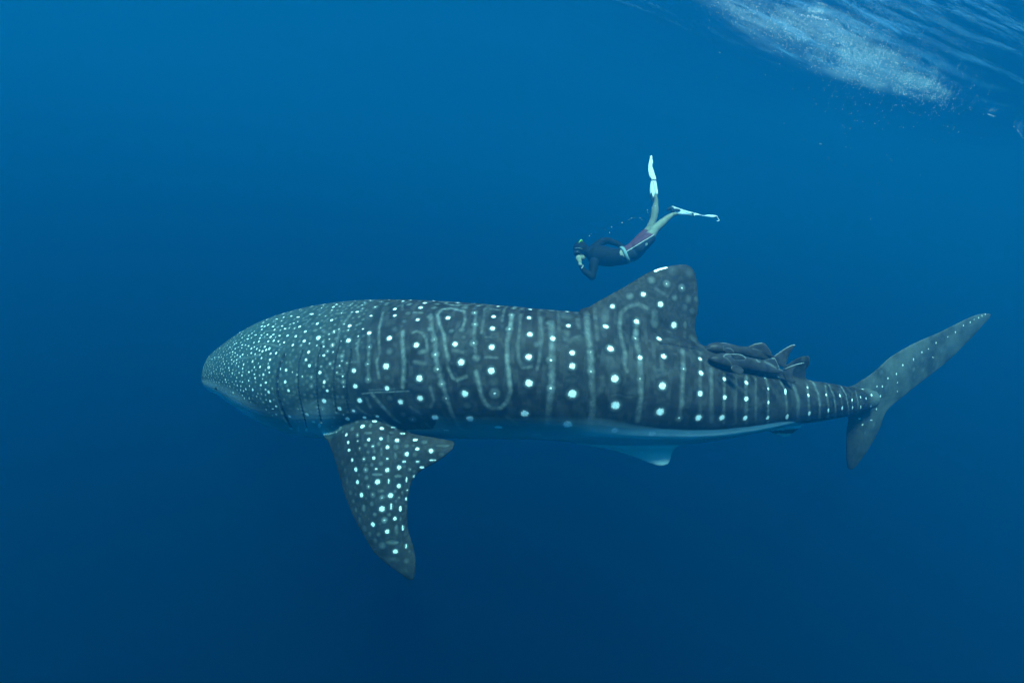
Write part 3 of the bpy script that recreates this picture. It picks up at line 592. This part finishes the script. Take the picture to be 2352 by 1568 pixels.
finish_fish(s, 'dark grey fish behind the other one, just behind the shark dorsal fin', [
    ([(1090, 194), (1160, 180), (1240, 170)], 9, .9), ([(1500, 412), (1600, 340), (1720, 262), (1830, 212), (1892, 216)], 9, .9), ([(490, 235), (500, 300), (490, 350)], 7, .25),
    ([(560, 272), (640, 288), (700, 340)], 7, .3), ([(460, 185), (480, 175), (560, 180), (640, 196)], 7, .4), ([(165, 295), (250, 276)], 5, .3), ([(1060, 285), (1150, 300), (1250, 345)], 6, .25), ([(1292, 180), (1350, 250), (1420, 350)], 7, .22)])
s = loft_fish(cr([(200, 488), (212, 460), (260, 420), (350, 388), (450, 370), (600, 376), (750, 395), (880, 425), (1000, 455), (1200, 495), (1300, 530), (1450, 600), (1575, 665), (1660, 688)]),
              cr([(200, 494), (225, 530), (270, 566), (350, 612), (450, 650), (560, 682), (650, 700), (850, 705), (1000, 722), (1200, 758), (1400, 778), (1550, 768), (1660, 742)]), zB, zB1, 1.1)
s.plate(cr([(1100, 520), (1200, 490), (1300, 478), (1400, 468), (1490, 471), (1522, 500), (1545, 570), (1578, 668), (1450, 640), (1250, 570)]), lambda x, y: zB+(zB1-zB)*.85, .012, 3, 2, .003)
s.plate(cr([(1600, 700), (1660, 684), (1750, 640), (1900, 585), (2000, 562), (2082, 558), (1970, 600), (1885, 660), (1842, 740), (1845, 830), (1885, 890), (1900, 925), (1832, 955), (1735, 912), (1680, 850), (1640, 770)]), lambda x, y: zB1, .009, 3, 2, .003)
s.plate(cr([(640, 640), (720, 600), (800, 625), (865, 670), (892, 720), (855, 778), (795, 792), (710, 748), (640, 690)]), lambda x, y: zB-.078-.0001*(y-800), .006, 3, 2, .004)
s.plate(cr([(640, 400), (690, 384), (780, 388), (870, 412), (932, 470), (900, 500), (800, 510), (700, 490)]), lambda x, y: zB-.088, .007, 3, 2, .004)
finish_fish(s, 'dark grey fish nearest the camera, riding on the shark back with forked tail', [
    ([(500, 430), (540, 400), (600, 384), (690, 390), (780, 392), (870, 415), (930, 470)], 9, .55), ([(1200, 492), (1300, 480), (1400, 470), (1490, 472)], 9, .95), ([(1490, 472), (1545, 570), (1575, 660)], 7, .5),
    ([(1660, 682), (1750, 640), (1900, 585), (2082, 556)], 9, 1.0), ([(930, 470), (900, 500), (800, 512), (700, 492)], 7, .35), ([(500, 445), (570, 475), (620, 530), (660, 600), (650, 680)], 7, .3), ([(270, 565), (340, 590), (410, 612)], 6, .45),
    ([(1300, 545), (1420, 600), (1540, 665), (1650, 700)], 26, .22), ([(1140, 500), (1160, 530), (1200, 545)], 18, .3), ([(1832, 955), (1735, 912), (1680, 850)], 8, .3), ([(640, 690), (710, 748), (795, 790), (855, 778)], 7, .2)])

# ------------------------------------------------------------ the freediver
ZD = 8.8; MD = ZD/FPX*.871111/4.127
def Q(x, y, dz=0.0): return P(*C7(x, y), ZD+dz)
def part(name, s, voxel, m, parent, sm=2):
    return link(name, s.remesh(voxel, sm, .5), m, parent)
skin = plain('skin', (.22, .21, .16), .5, .12, 30)
black = plain('black_neoprene', (.006, .007, .009), .75, .3, 25, .12)
b = Solid()
b.limb([Q(400, 1205), Q(520, 1225), Q(640, 1222), Q(740, 1195), Q(800, 1160)], [.125, .130, .115, .120, .125], 1.05, F)
b.limb([Q(300, 1180), Q(370, 1200)], [.06, .08])
b.ball(Q(205, 1155), .098, 1.0, 1.12, .92)                                   # skull
b.limb([Q(190, 1215, -.01), Q(225, 1235, -.01)], [.052, .05])                   # jaw
b.ball(Q(158, 1205, -.02), .016)                                          # nose
b.limb([Q(340, 1160, .10), Q(440, 1060, .14), Q(505, 1045, .15), Q(600, 1080, .10), Q(690, 1125, .05)], [.068, .052, .044, .040, .03])      # far arm
b.limb([Q(350, 1300, -.10), Q(335, 1440, -.16)], [.062, .046])
b.limb([Q(335, 1445, -.16), Q(255, 1390, -.15), Q(205, 1310, -.12)], [.046, .038, .026])
# the near hand, palm and five fingers pinching the nose
b.limb([Q(204, 1305, -.12), Q(196, 1262, -.11)], [.028, .036], .6, F)
for (x0, y0, x1, y1, x2, y2, dz) in [(172, 1262, 163, 1235, 168, 1216, -.115), (186, 1258, 180, 1226, 186, 1208, -.120), (200, 1260, 198, 1228, 202, 1212, -.120), (212, 1266, 213, 1240, 214, 1224, -.112)]:
    b.limb([Q(x0, y0, dz), Q(x1, y1, dz), Q(x2, y2, dz+.02)], [.0105, .0098, .0085], n=10)
b.limb([Q(180, 1280, -.10), Q(164, 1262, -.08), Q(160, 1240, -.06)], [.013, .011, .009], n=10)
# thighs and calves
b.limb([Q(820, 1140, -.05), Q(930, 1050, -.07), Q(1010, 940, -.06)], [.105, .092, .068])
b.limb([Q(1008, 935, -.06), Q(1085, 868, -.05), Q(1150, 810, -.05), Q(1215, 765, -.05)], [.066, .062, .048, .034])
b.limb([Q(820, 1125, .09), Q(900, 1010, .10), Q(965, 920, .08)], [.10, .088, .064])
b.limb([Q(966, 915, .08), Q(1002, 820, .06), Q(1015, 740, .05), Q(1030, 620, .03), Q(1022, 575, .02)], [.062, .054, .058, .036, .032])
b.limb([Q(1215, 765, -.05), Q(1290, 748, -.05)], [.036, .028]); b.limb([Q(1022, 580, .02), Q(1010, 520, .02)], [.034, .028])
person_me = b.remesh(.0085, 2, .5)
person = tag(link('person', person_me, skin), 'freediver in black top and shorts with white fins, swimming above the shark', 'person')
s = Solid()
s.limb([Q(380, 1205), Q(450, 1215), Q(520, 1228), Q(640, 1228), Q(700, 1225)], [.150, .158, .150, .128, .118], .95, F)
s.limb([Q(305, 1185), Q(370, 1195)], [.068, .11])
s.limb([Q(345, 1150, .10), Q(440, 1062, .14), Q(505, 1045, .15), Q(600, 1082, .10), Q(680, 1122, .05)], [.082, .062, .052, .046, .036])
s.limb([Q(355, 1290, -.10), Q(338, 1440, -.16)], [.076, .055])
s.limb([Q(336, 1445, -.16), Q(258, 1392, -.15), Q(212, 1328, -.125)], [.054, .044, .032])
part('rash_guard', s, .01, black, person)
s = Solid(); s.ball(Q(208, 1140, .005), .112, 1.0, 1.1, .98); s.limb([Q(235, 1150, .01), Q(300, 1182)], [.095, .078]); part('hood', s, .01, black, person)
s = Solid(); s.ball(Q(172, 1180, -.06), .058, 1.0, .7, .8); s.ball(Q(150, 1192, -.03), .035, .7, .9, 1.4); part('dive_mask', s, .007, plain('mask_rubber', (.015, .017, .02), .25, .2), person)
s = Solid(); s.limb([Q(150, 1134, -.095), Q(185, 1130, -.105), Q(225, 1140, -.10)], [.007, .007, .007], n=8); link('mask_strap', mesh(s.v, s.f), plain('mask_strap_rubber', (.10, .12, .12), .3), person)
s = Solid(); s.limb([Q(180, 1110, -.05), Q(193, 1070, -.06), Q(215, 1043, -.06), Q(227, 1050, -.05), Q(217, 1078, -.04), Q(205, 1100, -.04)], [.009]*6, n=10)
link('snorkel', mesh(s.v, s.f), plain('green_snorkel', (.22, .5, .06), .35), person)
# shorts: dark body, maroon side panel, pale waistband, piping and small emblem
s = Solid()
s.limb([Q(705, 1205), Q(770, 1178), Q(830, 1130)], [.128, .143, .135], .98, F)
s.limb([Q(815, 1125, .08), Q(880, 1040, .09), Q(925, 985, .09)], [.125, .108, .094]); s.limb([Q(830, 1130, -.05), Q(900, 1075, -.07), Q(955, 1025, -.07)], [.122, .108, .098])
sm_ = s.remesh(.010, 2, .5); c_ = co_of(sm_); x_, y_, z_ = px(c_); la, lb = C7(675, 1190), C7(905, 1050)
gg = (x_-la[0])*(lb[1]-la[1])-(y_-la[1])*(lb[0]-la[0])
dd_ = gg/math.hypot(lb[0]-la[0], lb[1]-la[1])            # >0 above the piping
attr(sm_, 'panel', dd_); attr(sm_, 'band', (x_-C7(672, 0)[0])+(y_-C7(0, 1180)[1])*-.35)
k = N('swim_shorts'); n3 = k.noise(20, 4)
pn = k.step(k.at('panel'), .4, 1.0)
kc = k.mix(pn, k.mix(n3, (.012, .014, .02), (.02, .022, .03)), k.mix(n3, (.075, .022, .038), (.12, .038, .058)))
pi_ = k.math('MULTIPLY', k.step(k.at('panel'), -.55, -.1), k.step(k.at('panel'), .5, .9, 1, 0)); kc = k.mix(pi_, kc, (.55, .6, .6))
k.bsdf(kc, .7, .2, n3, .4, .01)
shorts = link('swim_shorts', sm_, k.m, person)
s = Solid(); ax_ = (Q(730, 1190)-Q(640, 1225)).normalized(); up_ = (U-ax_*U.dot(ax_)).normalized(); sd_ = ax_.cross(up_); rg = []
for t_, r_, o_ in [(-.022, .110, 0), (-.022, .137, 0), (-.008, .141, .003), (.010, .142, -.003), (.024, .140, 0), (.024, .11, 0)]:
    c_ = Q(686, 1208)+ax_*t_; rg.append([c_+up_*((r_+.002*math.sin(9*a))*1.02*math.cos(a))+sd_*(r_*math.sin(a))+ax_*(.010*math.sin(a*2+.5)-.02*math.cos(a)) for a in [2*math.pi*q/48 for q in range(48)]])
s.loft(rg); link('waistband', mesh(s.v, s.f), plain('pale_waistband', (.17, .25, .25), .6, .2), person)
s = Solid(); 
def ringpts(cx_, cy_, rx_, ry_, dz, n=14): return [Q(cx_+rx_*math.cos(a), cy_+ry_*math.sin(a), dz) for a in [2*math.pi*i/n for i in range(n+1)]]
s.limb(ringpts(928, 1088, 9, 7, -.185), [.004]*15, n=6); s.limb([Q(921, 1082, -.183), Q(918, 1106, -.183)], [.004, .004], n=6)
link('emblem', mesh(s.v, s.f), plain('pale_print', (.4, .5, .5), .5), shorts)
s = Solid(); s.limb([Q(240, 1322, -.19), Q(222, 1350, -.19)], [.007, .007], n=8); link('wristwatch', mesh(s.v, s.f), plain('watch_metal', (.5, .5, .5), .3), person)
# long white fins
FW = N('white_fin_blade'); f1 = FW.noise(30, 3); FW.bsdf(FW.mix(f1, (.72, .75, .75), (.88, .9, .9)), .35, .5, f1, .2, .005); FW = FW.m
def swim_fin(pocket, blade, bz, rib, band, heel, label):
    s = Solid(); s.plate([C7(*p) for p in pocket], lambda x, y: ZD+bz, .035, 3.0, 1.6, .008)
    s.plate([C7(*p) for p in blade], lambda x, y: ZD+bz+.01, .010, 3.0, 1.6, .006)
    e = link('swim_fin', s.remesh(.006, 2, .5), FW, person); e['label'] = label
    s = Solid(); s.limb([Q(*p, bz-.04) for p in rib], [.006]*len(rib), n=8); link('rib', mesh(s.v, s.f), FW, e)
    s = Solid(); s.limb([Q(*p, bz-.03) for p in band], [.009]*len(band), n=8); link('band', mesh(s.v, s.f), black, e)
    s = Solid(); s.plate([C7(*p) for p in heel], lambda x, y: ZD+bz-.038, .012, 2, 1.4, .006); link('foot_pocket', s.remesh(.006, 2, .5), plain('dark_fin_rubber', (.02, .03, .035), .5), e)
swim_fin([(975, 400), (1000, 392), (1030, 398), (1042, 460), (1052, 540), (1030, 556), (1000, 590), (975, 580), (963, 520), (965, 460)],
         [(980, 378), (960, 350), (948, 300), (947, 240), (957, 190), (965, 140), (977, 124), (989, 134), (990, 165), (999, 190), (990, 240), (1005, 290), (1022, 345), (1032, 395), (1000, 405)],
         .02, [(1002, 400), (1018, 470), (1032, 540)], [(968, 383), (1000, 388), (1032, 384)], [(970, 540), (985, 530), (996, 570), (1000, 610), (985, 635), (972, 600)], 'white fin pointing straight up')
swim_fin([(1200, 682), (1215, 676), (1290, 702), (1370, 728), (1440, 748), (1448, 785), (1380, 778), (1300, 775), (1250, 765), (1222, 735)],
         [(1430, 750), (1480, 756), (1540, 775), (1600, 770), (1680, 774), (1692, 786), (1650, 797), (1580, 787), (1510, 775), (1440, 775)],
         -.05, [(1215, 680), (1330, 720), (1440, 750)], [(1425, 742), (1437, 765), (1440, 790)], [(1225, 705), (1255, 700), (1298, 716), (1296, 728), (1262, 732), (1235, 722)], 'white fin trailing to the right')
s = Solid(); s.limb([Q(1690, 782, -.05), Q(1705, 805, -.05), Q(1720, 834, -.05), Q(1695, 836, -.05)], [.007, .005, .006, .005], n=8); link('blade_tip', mesh(s.v, s.f), FW, person)
s = Solid(); s.limb([Q(1160, 712, -.05), Q(1205, 695, -.06), Q(1215, 740, -.05)], [.022, .03, .034]); part('fin_strap', s, .007, plain('dark_strap', (.02, .03, .035), .5), person)

# ------------------------------------------------------------ loose air bubbles behind the diver
bub = plain('air_bubble_film', (.75, .8, .8), .1, .1)
s = Solid(); s.ball((0, 0, 0), 1)
bme = mesh(s.v, s.f)
for i, (x, y, r) in enumerate([(308, 1000, 5), (327, 984, 2), (524, 965, 5), (549, 904, 5), (476, 930, 3), (662, 855, 6), (652, 857, 3), (715, 866, 2), (735, 823, 3), (764, 807, 5), (797, 806, 3), (857, 804, 5), (876, 821, 4), (936, 718, 6), (942, 745, 4), (989, 690, 4), (1020, 674, 7)]):
    o = link('air_bubble', bme, bub); o.location = Q(x, y, random.uniform(-.25, .1) if i < 16 else -.2); o.scale = (r*MD*.8,)*3
    tag(o, 'tiny bright air bubble trailing above the diver back', 'bubble', 'air bubbles trailing above the diver')

# ------------------------------------------------------------ foam bubbles thrown under the surface
pts = []
path = [PA, PB, PC, PD]
def along(t):
    i = min(2, int(t)); return path[i].lerp(path[i+1], t-i)
while len(pts) < 2000:
    t = random.random()**.8*3; c = along(t); wd = np.interp(t, [0, 1, 2, 3], [.2, .4, .42, .22])
    a_ = random.gauss(0, .45); q = c+SDIR*a_+SN*(abs(random.gauss(0, wd))*random.choice([1, 1, -.55]))
    pp = q-FC; A_, C_ = pp.dot(SDIR), pp.dot(SN)
    dep = random.expovariate(1/.08) if random.random() < .9 else random.expovariate(1/.4)
    nv = noise.noise(Vector((A_*1.2, C_*5, 2)))+.6*noise.noise(Vector((A_*4, C_*13, 7)))
    if nv < .2 and random.random() < .95: continue
    if t < 1.2 and random.random() < .5: continue
    pts.append((q.x, q.y, surf_h(q.x, q.y)-.02-dep, random.choice([.003, .004, .005, .006])))
# drops below the wake, and two small patches by the right edge
for _ in range(110):
    x, y = random.gauss(2010, 90), random.gauss(255, 55); 
    if y < 150+max(0, (x-1900)*.1): continue
    q = P(x, y, random.uniform(7.5, 11)); pts.append((*q, random.choice([.003, .004, .006])))
for cx_, cy_, sx_, sy_, n_ in [(2280, 258, 7, 3, 16), (2344, 300, 9, 14, 12), (2340, 450, 9, 12, 8), (1872, 32, 14, 3, 90)]:
    for _ in range(n_):
        g_ = random.gauss(0, 1); x = cx_+g_*sx_; y = cy_+g_*sy_*.9+random.gauss(0, 1.6); q = on_surf(x, y); pts.append((q.x, q.y, surf_h(q.x, q.y)-.05, random.choice([.004, .006, .009])))
pts = np.array(pts); oc = np.array([(1, 0, 0), (-1, 0, 0), (0, 1, 0), (0, -1, 0), (0, 0, 1), (0, 0, -1)], float)
V = (pts[:, None, :3]+oc[None]*pts[:, 3][:, None, None]).reshape(-1, 3)
of = np.array([(0, 2, 4), (2, 1, 4), (1, 3, 4), (3, 0, 4), (2, 0, 5), (1, 2, 5), (3, 1, 5), (0, 3, 5)])
Fi = (of[None]+(np.arange(len(pts))*6)[:, None, None]).reshape(-1, 3)
me = bpy.data.meshes.new('m'); me.vertices.add(len(V)); me.vertices.foreach_set('co', V.ravel()); me.loops.add(Fi.size); me.loops.foreach_set('vertex_index', Fi.ravel().astype(np.int32))
me.polygons.add(len(Fi)); me.polygons.foreach_set('loop_start', np.arange(0, Fi.size, 3, dtype=np.int32)); me.update(calc_edges=True)
k = N('foam_bubble'); k.bsdf((.85, .88, .88), .3); 
tag(link('foam_bubbles', me, k.m, smooth=False), kind='stuff')
